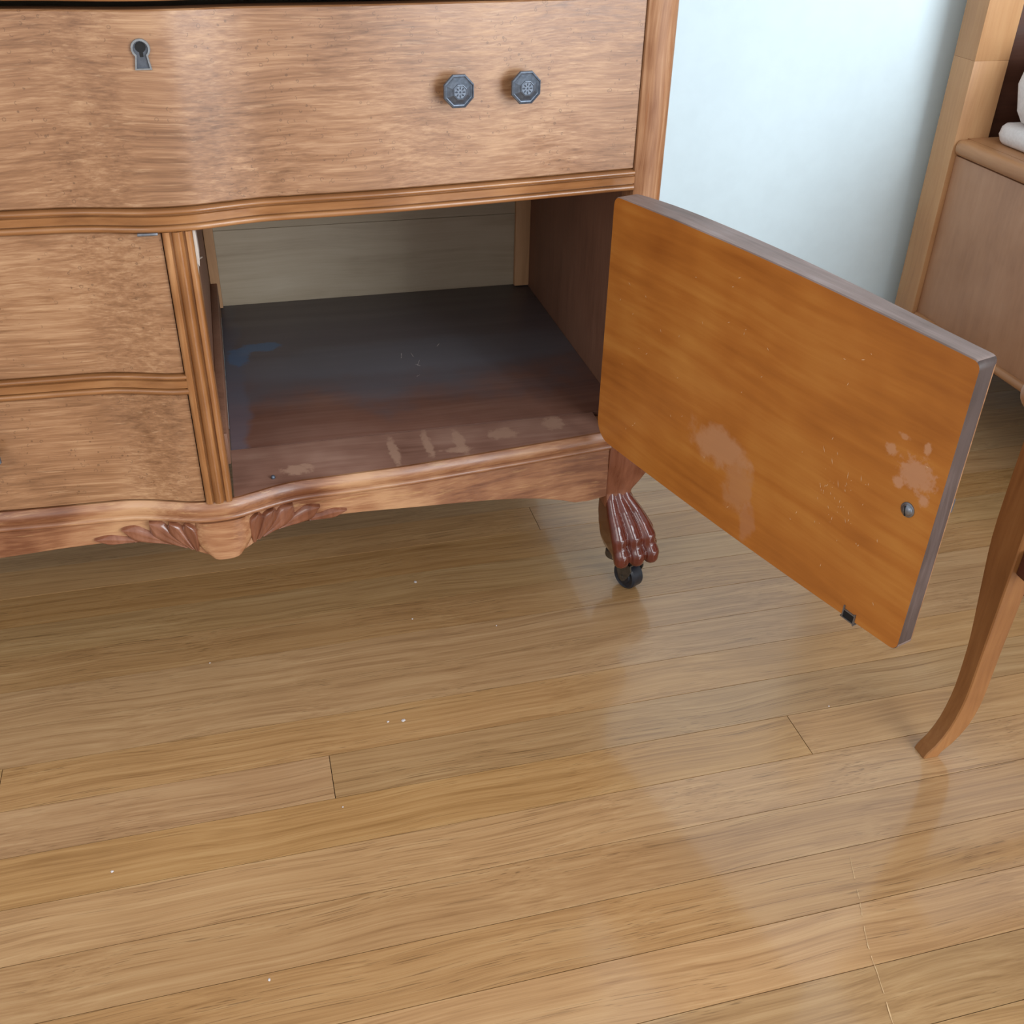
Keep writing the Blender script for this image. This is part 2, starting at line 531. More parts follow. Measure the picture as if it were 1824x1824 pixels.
def rail_profile(z0, z1, proud=0.005, depth=0.03):
    """flat band between two beads, like the dividing rails"""
    h = z1 - z0
    b = min(0.0028, h * 0.15)
    pr = [(-depth, z0), (proud - b * 0.9, z0)]
    for i in range(1, 6):
        a = -math.pi / 2 + math.pi * i / 6
        pr.append((proud - b * 0.9 + b * 0.9 * math.cos(a), z0 + b + b * math.sin(a)))
    pr += [(proud - b * 1.5, z0 + 2 * b + 0.0001), (proud - b * 1.5, z0 + 2 * b + 0.0010), (proud - 0.0008, z0 + 2 * b + 0.0016)]
    t = b * 0.7
    pr += [(proud - 0.0004, z1 - 2 * t - 0.0014), (proud - t * 1.5, z1 - 2 * t - 0.0008), (proud - t * 1.5, z1 - 2 * t - 0.0001)]
    for i in range(1, 6):
        a = -math.pi / 2 + math.pi * i / 6
        pr.append((proud - t + t * 0.9 * math.cos(a), z1 - t + t * math.sin(a)))
    pr += [(proud - t, z1), (-depth, z1)]
    return pr


def drawer_profile(z0, z1, o=-0.0015, depth=0.02):
    r = 0.0012
    return [(-depth, z0), (o - r, z0), (o, z0 + r), (o, z1 - r), (o - r, z1), (-depth, z1)]


# rails
Z_R1, Z_R2 = 0.4940, 0.5130        # rail below the wide drawer
Z_D1 = 0.6670                      # top of the wide drawer
Z_U1, Z_U2 = 0.6735, 0.692         # rail above
Z_TD = 0.835
serp('rail', rail_profile(Z_R1, Z_R2), -HW + 0.0006, HW - 0.0006, M_RAIL)
serp('rail', rail_profile(Z_U1, Z_U2), -HW + 0.0006, HW - 0.0006, M_RAIL)
serp('rail', rail_profile(0.8365, 0.853), -HW + 0.0006, HW - 0.0006, M_RAIL)
serp('rail', rail_profile(0.3395, 0.3590, proud=0.003), -HW + 0.0006, -0.0065, M_RAIL)


# bottom rail carries the moulding; apron hangs from it
def bottom_rail():
    z1, z0 = Z_SH, 0.1975
    pr = [(-0.02, z0), (0.0025, z0)]
    for i in range(1, 5):
        a = -math.pi / 2 + math.pi * i / 5
        pr.append((0.0025 + 0.0028 * math.cos(a), z0 + 0.003 + 0.003 * math.sin(a)))
    pr += [(0.002, z0 + 0.0062), (0.0030, z0 + 0.0075), (0.0035, z0 + 0.014), (0.0022, z0 + 0.0165), (0.0, z1 - 0.0012), (-0.0012, z1), (-0.004, z1), (-0.004, z1 - 0.009), (-0.02, z1 - 0.009)]
    return serp('bottom_rail', pr, -HW + 0.0006, HW - 0.0006, M_APRON)


bottom_rail()
ABOT = [(0.0, 0.1530), (0.012, 0.1540), (0.022, 0.1570), (0.034, 0.1625), (0.048, 0.1670), (0.07, 0.1695), (0.11, 0.1705), (0.16, 0.1690), (0.22, 0.1640),
        (0.28, 0.1580), (0.33, 0.1510), (0.365, 0.1430), (0.39, 0.1350), (0.405, 0.1290), (0.415, 0.1285), (0.4415, 0.1310)]


def abot(d):
    return sinterp(abs(d - 0.005 * math.exp(-(d / 0.12) ** 2)), ABOT)


def apron():
    rings = []
    for d in dvals(-HW + 0.0006, HW - 0.0006):
        zb = abot(d)
        zt = 0.1978
        zm = (zb + zt) / 2
        r = []
        for o, z in ((-0.018, zb), (-0.0012, zb), (0.0, zb + 0.001), (0.0, zm), (0.0, zt), (-0.018, zt)):
            r.append((XC + d, front(d, z) - o, z))
        rings.append(r)
    v, f = loft(rings)
    return cpart(mesh_obj('apron', v, f, M_APRON, auto=40))


apron_o = apron()


def on_apron(d, z, o):
    return (XC + d, front(d, z) - o, z)


def sub(o, parent):
    """sub-part of a chest part, modelled in world coordinates"""
    o.parent = parent
    o.matrix_parent_inverse = Matrix.Identity(4)
    return o


# raised boss in the middle of the apron
def boss():
    nz, nd = 12, 14
    grid = []
    for i in range(nz + 1):
        t = i / nz
        half = 0.0262 + 0.0042 * math.sin(math.pi * min(1, t * 1.05)) - 0.010 * (1 - t) ** 4
        row = []
        for j in range(nd + 1):
            s = -1 + 2 * j / nd
            d = s * half + 0.005
            zb = abot(d) - 0.0004
            z = zb + (0.1972 - zb) * t
            o = 0.0052 * (1 - abs(s) ** 6) + 0.0006
            row.append(on_apron(d, z, o))
        grid.append(row)
    v = [p for r in grid for p in r]
    f = []
    n = nd + 1
    for i in range(nz):
        for j in range(nd):
            f.append((i * n + j, i * n + j + 1, (i + 1) * n + j + 1, (i + 1) * n + j))
    base = len(v)
    for r in grid:
        for p in r:
            v.append((p[0], p[1] + 0.012, p[2]))
    bord = [j for j in range(n)] + [i * n + nd for i in range(1, nz + 1)] + [nz * n + j for j in range(nd - 1, -1, -1)] + [i * n for i in range(nz - 1, 0, -1)]
    for a, b in zip(bord, bord[1:] + bord[:1]):
        f.append((a, base + a, base + b, b))
    return sub(mesh_obj('carved_boss', v, f, M_APRON, auto=50), apron_o)


boss()


def leaf(rd, rz, td, tz, wd, h, bend):
    nu, nv = 14, 8
    R = Vector((rd, rz))
    T = Vector((td, tz))
    ax = T - R
    nrm = Vector((-ax.y, ax.x)).normalized()
    v, f = [], []
    for i in range(nu + 1):
        u = i / nu
        sw = 0.22 + 0.95 * math.sin(math.pi * min(u * 0.62 + 0.02, 1.0)) ** 1.2
        if u > 0.72:
            sw *= max(0.0, 1 - ((u - 0.72) / 0.28) ** 1.6)
        c = R + ax * u + nrm * bend * math.sin(math.pi * u)
        for j in range(nv + 1):
            s = -1 + 2 * j / nv
            p = c + nrm * wd * sw * s
            zz = max(p.y, abot(p.x) + 0.0002)
            zz = min(zz, 0.1975)
            o = 1.3 * h * (0.35 + 0.65 * u) * (1 - abs(s) ** 3)
            o += -0.0020 * math.exp(-(s / 0.16) ** 2) * (1 - u * 0.5)
            v.append(on_apron(p.x, zz, max(o, -0.0004)))
    n = nv + 1
    for i in range(nu):
        for j in range(nv):
            f.append((i * n + j, i * n + j + 1, (i + 1) * n + j + 1, (i + 1) * n + j))
    return sub(mesh_obj('carved_leaf', v, f, M_CARVE, smooth=True), apron_o)


for s in (-1, 1):
    c = 0.005
    leaf(c + s * 0.068, 0.1700, c + s * 0.128, 0.1785, 0.0058, 0.0042, -s * 0.003)
    leaf(c + s * 0.050, 0.1690, c + s * 0.100, 0.1880, 0.0085, 0.0052, -s * 0.004)
    leaf(c + s * 0.038, 0.1660, c + s * 0.072, 0.1960, 0.0098, 0.0060, -s * 0.004)
    leaf(c + s * 0.033, 0.1640, c + s * 0.052, 0.1972, 0.0080, 0.0064, -s * 0.002)
    leaf(c + s * 0.0290, 0.1620, c + s * 0.036, 0.1972, 0.0072, 0.0058, s * 0.001)


# front stiles, rounded outer corner, running down into the legs
def stile(side):
    xi = XC + side * HW
    rings = []
    pts = [(0.0, 0.03), (0.0, 0.0008), (0.0008, 0.0), (0.017, -0.0004)]
    for i in range(1, 8):
        a = math.pi / 2 * i / 7
        pts.append((0.0185 + 0.016 * math.sin(a), 0.016 - 0.0164 * math.cos(a)))
    pts.append((0.0345, 0.03))
    for z in (0.2187, 0.35, 0.5, 0.65, 0.853):
        ring = [(xi + side * x, YF - 0.0015 + y, z) for x, y in pts]
        rings.append(ring)
    v, f = loft(rings)
    return cpart(mesh_obj('stile', v, f, M_STILE, auto=50))


for s in (-1, 1):
    stile(s)

# carcase
for s in (-1, 1):
    xo = XC + s * (HW + STW - 0.0006)
    xi = xo - s * 0.0065
    cpart(box('side_panel', min(xo, xi), max(xo, xi), YF + 0.0290, Y_BACK, 0.150, 0.853, M_INNER if s > 0 else M_STILE, bevel=0.0008))
cpart(box('top', CHEST_L - 0.018, CHEST_R + 0.018, 0.905, Y_BACK + 0.006, 0.8535, 0.874, M_RAIL, bevel=0.006, segs=3))
cpart(box('dust_board', CHEST_L + 0.008, CHEST_R - 0.008, 0.972, 1.434, 0.4965, 0.5080, M_INNER))
cpart(box('back_panel', CHEST_L + 0.008, CHEST_R - 0.008, 1.4385, 1.4450, 0.2000, 0.3250, M_BACK, bevel=0.0012))
cpart(box('back_panel', CHEST_L + 0.008, CHEST_R - 0.008, 1.4350, 1.4450, 0.3262, 0.4960, M_BACK, bevel=0.0012))
cpart(box('back_panel', CHEST_L + 0.008, CHEST_R - 0.008, 1.4385, 1.4450, 0.5085, 0.8530, M_BACK))
cpart(box('back_stile', 0.3905, 0.4125, 1.4265, 1.4348, 0.2190, 0.4960, M_BACKST, bevel=0.001))
cpart(box('back_stile', -0.0460, -0.0330, 1.4265, 1.4348, 0.2190, 0.4960, M_BACKST, bevel=0.001))
# divider between drawers and cabinet
cpart(box('divider_panel', -0.0605, -0.0465, 0.9560, 1.4263, 0.2190, 0.4935, M_INNER))
cpart(box('drawer_guide', -0.0463, -0.0370, 0.9900, 1.4263, 0.2190, 0.2560, M_INNER, bevel=0.001))


def divider_stile():
    zs = (Z_SH + 0.0002, 0.30, 0.40, Z_R1 - 0.0002)
    x0, x1 = -0.0640, -0.0385
    wdt = x1 - x0
    prof = []
    for a, o in ((0.0, -0.030), (0.0, 0.0015), (0.05, 0.0030), (0.16, 0.0036), (0.24, 0.0032), (0.27, -0.0004), (0.31, -0.0004), (0.36, 0.0030), (0.50, 0.0046), (0.64, 0.0030),
                 (0.69, -0.0004), (0.74, -0.0004), (0.78, 0.0032), (0.86, 0.0036), (0.96, 0.0030), (1.0, 0.0015), (1.0, -0.030)):
        prof.append((x0 + wdt * a, o))
    rings = [[(x, front(x - XC, z) - o, z) for x, o in prof] for z in zs]
    v, f = loft(rings)
    return cpart(mesh_obj('divider_stile', v, f, M_DIVST, auto=50))


divider_stile()
# splintered raw wood at the top of the divider
v, f = [], []
prof = [(-0.0384, 0.4935), (-0.0384, 0.452), (-0.0377, 0.4625), (-0.0366, 0.4600), (-0.0358, 0.4680), (-0.0362, 0.4935)]
n = len(prof)
rings = [[(x, y, z) for x, z in prof] for y in (0.9270, 0.9480)]
v, f = loft(rings)
cpart(mesh_obj('splinter', v, f, M_CHIP))
mesh = mesh_obj('splinter', *loft([[(-0.0372, 0.936, 0.4640), (-0.0362, 0.936, 0.4632), (-0.0366, 0.937, 0.4650)],
                                   [(-0.0335, 0.932, 0.4668), (-0.0333, 0.932, 0.4664), (-0.0334, 0.9325, 0.4671)]]), M_CHIP)
cpart(mesh)

# cabinet floor boards, front board with residue marks
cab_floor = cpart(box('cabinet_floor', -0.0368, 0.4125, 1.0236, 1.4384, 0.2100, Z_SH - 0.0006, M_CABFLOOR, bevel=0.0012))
rings = []
for d in dvals(0.0198, HW - 0.0066):
    x = XC + d
    rings.append([(x, front(d, 0.2185) + 0.0042, 0.2097), (x, front(d, 0.2185) + 0.0042, Z_SH), (x, 1.0205, Z_SH), (x, 1.0213, Z_SH - 0.001), (x, 1.0213, 0.2097)])
v, f = loft(rings)
front_board = cpart(mesh_obj('front_board', v, f, M_CABBOARD))
for x, y, L, a in ((0.185, 1.222, 0.007, 80), (0.199, 1.222, 0.006, 95), (0.203, 1.197, 0.008, 70), (0.201, 1.190, 0.004, 130), (0.238, 1.245, 0.005, 60), (0.196, 1.160, 0.003, 40)):
    a = math.radians(a)
    ln = strip('scratch', [(x + math.cos(a) * L * t, y + math.sin(a) * L * t) for t in (-1, -0.3, 0.3, 1)], 0.0005, M_FLECK, None, Z_SH - 0.0003)
    ln.parent = cab_floor
# pin in the front board
pin = lathe('catch_pin', [(0.0022, 0.0), (0.0024, 0.002), (0.0016, 0.0034), (0.0004, 0.0038)], 10, M_IRON, None, smooth=True)
pin.location = (0.0041, 0.9520, Z_SH - 0.0002)
cpart(pin)


# drawers
def knob_mesh():
    prof = [(0.0082, 0.0), (0.0074, 0.003), (0.0066, 0.009), (0.0105, 0.0115), (0.0152, 0.0125), (0.0160, 0.0140), (0.0156, 0.0160), (0.0142, 0.0166),
            (0.0136, 0.0156), (0.0128, 0.0154), (0.0074, 0.0184), (0.0072, 0.0192), (0.0064, 0.0194), (0.0058, 0.0188)]
    prof = [(r * 0.94, h) for r, h in prof]
    n = 8
    rot = math.pi / 8
    rings = [[(r * math.cos(rot + 2 * math.pi * k / n), r * math.sin(rot + 2 * math.pi * k / n), h) for k in range(n)] for r, h in prof]
    v, f = loft(rings)
    v, f = list(v), list(f)

    def petal(cx, cy, ang, a, b, hz):
        base = len(v)
        m = 6
        for i in range(m):
            t = 2 * math.pi * i / m
            x, y = a * math.cos(t), b * math.sin(t)
            v.append((cx + x * math.cos(ang) - y * math.sin(ang), cy + x * math.sin(ang) + y * math.cos(ang), 0.0186))
        v.append((cx, cy, 0.0186 + hz))
        for i in range(m):
            f.append((base + i, base + (i + 1) % m, base + m))
    for i in range(8):
        a = 2 * math.pi * i / 8
        petal(0.0034 * math.cos(a), 0.0034 * math.sin(a), a, 0.0018, 0.0009, 0.0011)
    petal(0, 0, 0, 0.0011, 0.0011, 0.0013)
    me = bpy.data.meshes.new('knob')
    me.from_pydata(v, [], f)
    me.materials.append(M_IRON)
    bm = bmesh.new()
    bm.from_mesh(me)
    bmesh.ops.recalc_face_normals(bm, faces=bm.faces)
    bm.to_mesh(me)
    bm.free()
    return me


KNOB = knob_mesh()


def knob(drawer, x, z):
    d = x - XC
    dx = 0.004
    slope = (front(d + dx, z) - front(d - dx, z)) / (2 * dx)
    nrm = Vector((slope, -1, 0)).normalized()
    o = bpy.data.objects.new('knob', KNOB)
    link(o)
    zax = nrm
    xax = Vector((0, 0, 1)).cross(zax).normalized()
    yax = zax.cross(xax)
    y = front(d, z) + 0.0012
    o.matrix_world = Matrix(((xax.x, yax.x, zax.x, x), (xax.y, yax.y, zax.y, y), (xax.z, yax.z, zax.z, z), (0, 0, 0, 1)))
    mw = o.matrix_world.copy()
    o.parent = drawer
    o.matrix_parent_inverse = Matrix.Identity(4)
    o.matrix_basis = mw
    return o


def drawer(z0, z1, d0, d1, knobs):
    dr = serp('drawer', drawer_profile(z0, z1), d0, d1, M_DRAWER)
    for x, z in knobs:
        knob(dr, x, z)
    return dr


KX = (0.2000, 0.2625)
mir = [2 * XC - x for x in KX]
top_drawer = drawer(Z_R2 + 0.0008, Z_D1, -HW + 0.001, HW - 0.001, [(x, 0.5985) for x in list(KX) + mir])
upper = drawer(Z_U2 + 0.0008, Z_TD, -HW + 0.001, HW - 0.001, [(x, 0.765) for x in list(KX) + mir])
drawer(0.3598, Z_R1 - 0.0010, -HW + 0.001, -0.0085, [(-0.3175, 0.428), (-0.2545, 0.428)])
drawer(Z_SH + 0.0010, 0.3385, -HW + 0.001, -0.0085, [(-0.3175, 0.2880), (-0.2545, 0.2880)])


# escutcheon: flared keyhole rim, lock face, hole
def keyhole(r, w0, w1, hb, n=14):
    """outline in (x,z), circle of radius r at origin, flaring foot down to -hb"""
    pts = []
    a0 = math.asin(min(0.999, w0 / r))
    for i in range(n + 1):
        a = -math.pi / 2 + a0 + (2 * math.pi - 2 * a0) * i / n
        pts.append((r * math.cos(a), r * math.sin(a)))
    pts += [(-w1, -hb), (w1, -hb)]
    return pts


def on_front(cx, cz, x, z, o):
    return (cx + x, front(cx + x - XC, cz + z) - o, cz + z)


EX, EZ = -0.0570, 0.6395
OUT = keyhole(0.0075, 0.0050, 0.0066, 0.0160)
INN = keyhole(0.0058, 0.0036, 0.0050, 0.0144)
no = len(OUT)
v = [on_front(EX, EZ, x, z, -0.0014) for x, z in OUT] + [on_front(EX, EZ, x * 0.97, z * 0.97, 0.0012) for x, z in OUT] + \
    [on_front(EX, EZ, x, z, 0.0012) for x, z in INN] + [on_front(EX, EZ, x, z, -0.0010) for x, z in INN]
f = []
for r in range(3):
    for i in range(no):
        j = (i + 1) % no
        f.append((r * no + i, r * no + j, (r + 1) * no + j, (r + 1) * no + i))
sub(mesh_obj('escutcheon', v, f, M_PLATE), top_drawer)
v = [on_front(EX, EZ, x, z, -0.0009) for x, z in INN]
sub(mesh_obj('lock_face', v, [tuple(range(no))], M_LOCK), top_drawer)
hole = [(0.0042 * math.cos(2 * math.pi * i / 12), 0.001 + 0.0040 * math.sin(2 * math.pi * i / 12)) for i in range(12)]
hole2 = [(-0.0014, 0.0), (-0.0012, -0.0062), (0.0014, -0.0062), (0.0016, 0.0)]
v = [on_front(EX, EZ, x, z, -0.0006) for x, z in hole] + [on_front(EX, EZ, x, z, -0.0005) for x, z in hole2]
sub(mesh_obj('keyhole', v, [tuple(range(12)), (12, 13, 14, 15)], M_HOLE), top_drawer)

# small metal lip under the rail above the left drawer
cpart(box('lock_strike', -0.0840, -0.0670, 0.9195, 0.9300, 0.4922, 0.4945, M_STEEL, bevel=0.0006))


# legs with claw feet -------------------------------------------------
def sphere_chain(bm, pts, seg=12):
    """overlapping balls (x,y,z,r) interpolated along a path"""
    dense = []
    for a, b in zip(pts, pts[1:]):
        L = (Vector(a[:3]) - Vector(b[:3])).length
        st = max(2, int(L / 0.0022))
        for i in range(st):
            t = i / st
            dense.append(tuple(a[k] + (b[k] - a[k]) * t for k in range(4)))
    dense.append(pts[-1])
    for (x, y, z, r) in dense:
        bmesh.ops.create_icosphere(bm, subdivisions=2, radius=r, matrix=Matrix.Translation((x, y, z)))


def remesh(name, bm, voxel, mat, smooth_iter=4):
    me = bpy.data.meshes.new('tmp')
    bm.to_mesh(me)
    bm.free()
    o = bpy.data.objects.new('tmp', me)
    COL.objects.link(o)
    md = o.modifiers.new('r', 'REMESH')
    md.mode = 'VOXEL'
    md.voxel_size = voxel
    sm = o.modifiers.new('s', 'SMOOTH')
    sm.factor = 0.5
    sm.iterations = smooth_iter
    dg = bpy.context.evaluated_depsgraph_get()
    ev = o.evaluated_get(dg)
    out = bpy.data.meshes.new_from_object(ev)
    out.name = name
    out.materials.clear()
    out.materials.append(mat)
    for p in out.polygons:
        p.use_smooth = True
    bpy.data.objects.remove(o)
    bpy.data.meshes.remove(me)
    return out


# foot mesh in its own frame: +X outward, -Y forward, origin on the leg's inner front corner at floor level
def claw_mesh():
    bm = bmesh.new()
    for x0, x1, x2, x3, yo in ((0.0085, 0.0105, 0.0140, 0.0160, 0.0), (0.0165, 0.0250, 0.0325, 0.0355, 0.0), (0.0245, 0.0395, 0.0510, 0.0550, 0.003)):
        pts = [(x0, 0.012, 0.136, 0.0060),
               (x0 * 0.7 + x1 * 0.3, 0.0075, 0.122, 0.0068),
               (x1, -0.001 + yo, 0.106, 0.0078),
               (x1 * 0.4 + x2 * 0.6, -0.011 + yo, 0.091, 0.0098),
               (x2, -0.0185 + yo, 0.0785, 0.0110),
               (x2, -0.0205 + yo, 0.0705, 0.0096),
               (x2 * 0.4 + x3 * 0.6, -0.0225 + yo, 0.0660, 0.0094),
               (x3, -0.0260 + yo, 0.0590, 0.0106),
               (x3, -0.0265 + yo, 0.0535, 0.0100),
               (x3, -0.0250 + yo, 0.0500, 0.0076)]
        sphere_chain(bm, pts)
    # outer toes on the side of the foot
    for yo in (0.0, 0.013):
        pts = [(0.029, 0.014 + yo, 0.130, 0.0055), (0.036, 0.011 + yo, 0.112, 0.0068), (0.048, 0.006 + yo, 0.094, 0.0082), (0.056, 0.001 + yo, 0.079, 0.0092),
               (0.058, -0.002 + yo, 0.069, 0.0082), (0.061, -0.004 + yo, 0.060, 0.0090), (0.061, -0.004 + yo, 0.052, 0.0068)]
        sphere_chain(bm, pts)
    # sole and heel filling
    v, fcs = loft([[(x, y, z) for x, y in ((a, b0), (c, b0), (c, b1), (a, b1))] for z, a, c, b0, b1 in
                   ((0.0475, 0.010, 0.058, -0.022, 0.022), (0.060, 0.006, 0.062, -0.025, 0.026), (0.078, 0.004, 0.056, -0.020, 0.030), (0.094, 0.003, 0.043, -0.009, 0.032), (0.108, 0.0025, 0.037, 0.000, 0.031),
                    (0.122, 0.0025, 0.034, 0.006, 0.030), (0.136, 0.0025, 0.033, 0.008, 0.032))])
    bv = [bm.verts.new(p) for p in v]
    for q in fcs:
        bm.faces.new([bv[i] for i in q])
    return remesh('claw_foot', bm, 0.0011, M_CLAW, 3)


CLAW = claw_mesh()


def leg_mesh():
    # square-ish block that narrows to the ankle
    sec = [(0.2185, 0.0, 0.0350, -0.0015, 0.046), (0.195, 0.0, 0.0480, -0.0022, 0.048), (0.175, 0.0, 0.0550, -0.0020, 0.048), (0.158, 0.0, 0.0510, 0.0005, 0.045),
           (0.145, 0.0, 0.0440, 0.0030, 0.041), (0.134, 0.0, 0.0360, 0.0042, 0.037), (0.124, 0.001, 0.0335, 0.0040, 0.034), (0.112, 0.0025, 0.0330, 0.0040, 0.032)]
    rings = []
    for z, a, c, b0, b1 in sec:
        ring = []
        r = 0.007
        rl = 0.0018
        ring += [(a, b1, z), (a, b0 + rl, z), (a + rl, b0, z)]
        for i in range(7):
            t = math.pi / 2 * i / 6
            ring.append((c - r + r * math.sin(t), b0 + r - r * math.cos(t), z))
        ring += [(c, b1 - 0.003, z), (c - 0.003, b1, z)]
        rings.append(ring)
    # finer in z
    dense = []
    for k in range(len(rings) - 1):
        for t in (0, 1 / 3, 2 / 3):
            dense.append([tuple(p[i] + (q[i] - p[i]) * t for i in range(3)) for p, q in zip(rings[k], rings[k + 1])])
    dense.append(rings[-1])
    v, f = loft(dense)
    return v, f


LV, LF = leg_mesh()


def make_leg(side, back):
    x0 = XC + side * (HW - 0.0005)
    y0 = YF - 0.0015
    if back:
        y0 = Y_BACK

    def tr(p):
        yy = p[1] if not back else -p[1]
        return (x0 + side * p[0], y0 + yy, min(p[2], 0.2092) if back else p[2])
    lg = cpart(mesh_obj('leg', [tr(p) for p in LV], LF, M_LEG, auto=45))
    me = CLAW.copy()
    for vt in me.vertices:
        vt.co = tr(vt.co)
    if side * (-1 if back else 1) < 0:
        me.flip_normals()
    cl = bpy.data.objects.new('claw_foot', me)
    link(cl)
    cl['label'] = 'glossy dark carved claw foot'
    sub(cl, lg)
    # caster
    cx, cy = x0 + side * 0.021, y0 + (0.006 if not back else -0.012)
    cs = lathe('caster', [(0.0125, 0.0395), (0.0130, 0.0410), (0.0125, 0.0480), (0.009, 0.0490)], 20, M_BRASS, None, auto=40)
    cs.location = (cx, cy, 0)
    cpart(cs)
    cs['label'] = 'small black wheeled caster'
    yaw = math.radians(25 if not back else -20) * side
    R = 0.0182
    wh = lathe('caster_wheel', [(0.004, -0.0095), (0.0095, -0.0095), (0.0105, -0.0080), (0.0135, -0.0080), (0.0158, -0.0092), (R, -0.0070), (R, 0.0070), (0.0158, 0.0092), (0.0135, 0.0080),
                                (0.0105, 0.0080), (0.0095, 0.0095), (0.004, 0.0095)], 28, M_RUBBER, None, auto=40)
    offx = 0.014
    offs = side * 0.014
    wloc = Vector((offs, -offx, R))
    mr = Matrix.Translation(wloc) @ Matrix.Rotation(yaw, 4, 'Z') @ Matrix.Rotation(math.pi / 2, 4, 'Y')
    wh.parent = cs
    wh.matrix_parent_inverse = Matrix.Identity(4)
    wh.matrix_basis = mr
    # fork: two curved horn plates and an axle
    v, f = [], []
    for sx in (-1, 1):
        outl = [(-0.012, 0.0405), (0.016, 0.0405), (0.0125, 0.033), (0.010, 0.026), (0.0045, 0.0135), (0.0, 0.0115), (-0.0045, 0.0140), (-0.0105, 0.024), (-0.0135, 0.033)]
        rg = []
        for xx in (sx * 0.0100, sx * 0.0116):
            rg.append([(xx, yy, zz) for yy, zz in outl])
        a, b = loft(rg)
        base = len(v)
        v += a
        f += [tuple(base + i for i in q) for q in b]
    a, b = loft([[(xx, 0.0026 * math.cos(6.283 * i / 10), R + 0.0026 * math.sin(6.283 * i / 10)) for i in range(10)] for xx in (-0.0128, 0.0128)])
    base = len(v)
    v += a
    f += [tuple(base + i for i in q) for q in b]
    a, b = box_vf(-0.0116, 0.0116, -0.012, 0.012, 0.0385, 0.0405)
    base = len(v)
    v += a
    f += [tuple(base + i for i in q) for q in b]
    fk = mesh_obj('caster_fork', v, f, M_BRASS, None)
    fk.parent = cs
    fk.matrix_parent_inverse = Matrix.Identity(4)
    fk.matrix_basis = Matrix.Translation((offs, -offx, 0)) @ Matrix.Rotation(yaw, 4, 'Z')


for back in (False, True):
    for s in (-1, 1):
        make_leg(s, back)

# ------------------------------------------------------------------ cabinet door, swung open
DA = Vector((0.3555, 0.940, 0.0))
DD = Vector((0.1175, -0.406, 0.0)).normalized()
DN = Vector((-DD.y, DD.x, 0))       # towards the outer (front) side of the door: +X
DL = 0.4235
TH = [(0.0, 0.0225), (0.03, 0.0265), (0.06, 0.0290), (0.10, 0.0298), (0.2, 0.0280), (0.3, 0.0240), (0.38, 0.0205), (0.43, 0.0195)]


def zlo(u):
    z = 0.2335 + 0.0085 * (u / DL) - 0.0035 * math.sin(math.pi * u / DL)
    if u < 0.022:
        t = 1 - u / 0.022
        z += 0.022 * (1 - math.sqrt(max(0, 1 - t * t)))
    if u > DL - 0.007:
        t = 1 - (DL - u) / 0.007
        z += 0.007 * (1 - math.sqrt(max(0, 1 - t * t)))
    return z


def zhi(u):
    z = 0.4985 + 0.004 * math.sin(math.pi * u / DL)
    if u < 0.008:
        t = 1 - u / 0.008
        z -= 0.008 * (1 - math.sqrt(max(0, 1 - t * t)))
    if u > DL - 0.006:
        t = 1 - (DL - u) / 0.006
        z -= 0.006 * (1 - math.sqrt(max(0, 1 - t * t)))
    return z


us = [0.0, 0.0006, 0.0018, 0.004, 0.007, 0.011, 0.016, 0.022] + [0.022 + (DL - 0.007 - 0.022) * i / 24 for i in range(1, 25)] + \
     [DL - 0.005, DL - 0.0032, DL - 0.0016, DL - 0.0005, DL]
rings = []
for u in us:
    T = sinterp(u, TH)
    if u < 0.012:
        T = T - 0.012 + math.sqrt(max(0, 0.012**2 - (0.012 - u)**2))
    if u > DL - 0.004:
        T = T - 0.004 + math.sqrt(max(0, 0.004**2 - (u - DL + 0.004)**2))
    lo, hi = zlo(u), zhi(u)
    c = 0.0009
    rings.append([(u, 0, lo + c), (u, 0, hi - c), (u, c, hi), (u, T - c, hi), (u, T, hi - c), (u, T, lo + c), (u, T - c, lo), (u, c, lo)])
v, f = loft(rings)
nf = len(us) - 1
fm = []
for i in range(nf):
    for j in range(8):
        fm.append(3 if j in (7, 1, 2, 3) and i >= nf - 3 else (0 if j == 0 else (2 if j in (4,) else 1)))
fm += [1, 3]
door = mesh_obj('cabinet_door', v, f, None, None, mats=[M_DOOR, M_DOOREDGE, M_DRAWER, M_DARKEDGE], fmat=fm, auto=40)
DM = Matrix(((DD.x, DN.x, 0, DA.x), (DD.y, DN.y, 0, DA.y), (0, 0, 1, 0), (0, 0, 0, 1)))
door.parent = chest
door.matrix_parent_inverse = Matrix.Translation(-OFF)
door.matrix_basis = DM
door['label'] = 'open cabinet door with orange varnished inner face'


def dsub(o, m):
    o.parent = door
    o.matrix_parent_inverse = Matrix.Identity(4)
    o.matrix_basis = m
    return o


# screw of the door knob with washer rim and slot (inner side is -Y in door space)
TO_IN = Matrix.Rotation(math.pi / 2, 4, 'X')
scr = lathe('screw', [(0.0062, 0.0), (0.0062, 0.0008), (0.0052, 0.0014), (0.0048, 0.0014), (0.0044, 0.0022), (0.0032, 0.0032), (0.0012, 0.0037)], 20, M_STEEL, None, auto=40)
dsub(scr, Matrix.Translation((0.3994, 0.0, 0.366)) @ TO_IN)
sl = box('screw_slot', -0.0004, 0.0004, -0.0040, 0.0040, 0.0025, 0.0039, M_HOLE)
dsub(sl, Matrix.Translation((0.3994, 0.0, 0.366)) @ TO_IN @ Matrix.Rotation(math.radians(12), 4, 'Z'))
kb = bpy.data.objects.new('knob', KNOB)
link(kb)
dsub(kb, Matrix.Translation((0.3994, sinterp(0.3994, TH) - 0.0004, 0.366)) @ Matrix.Rotation(-math.pi / 2, 4, 'X'))
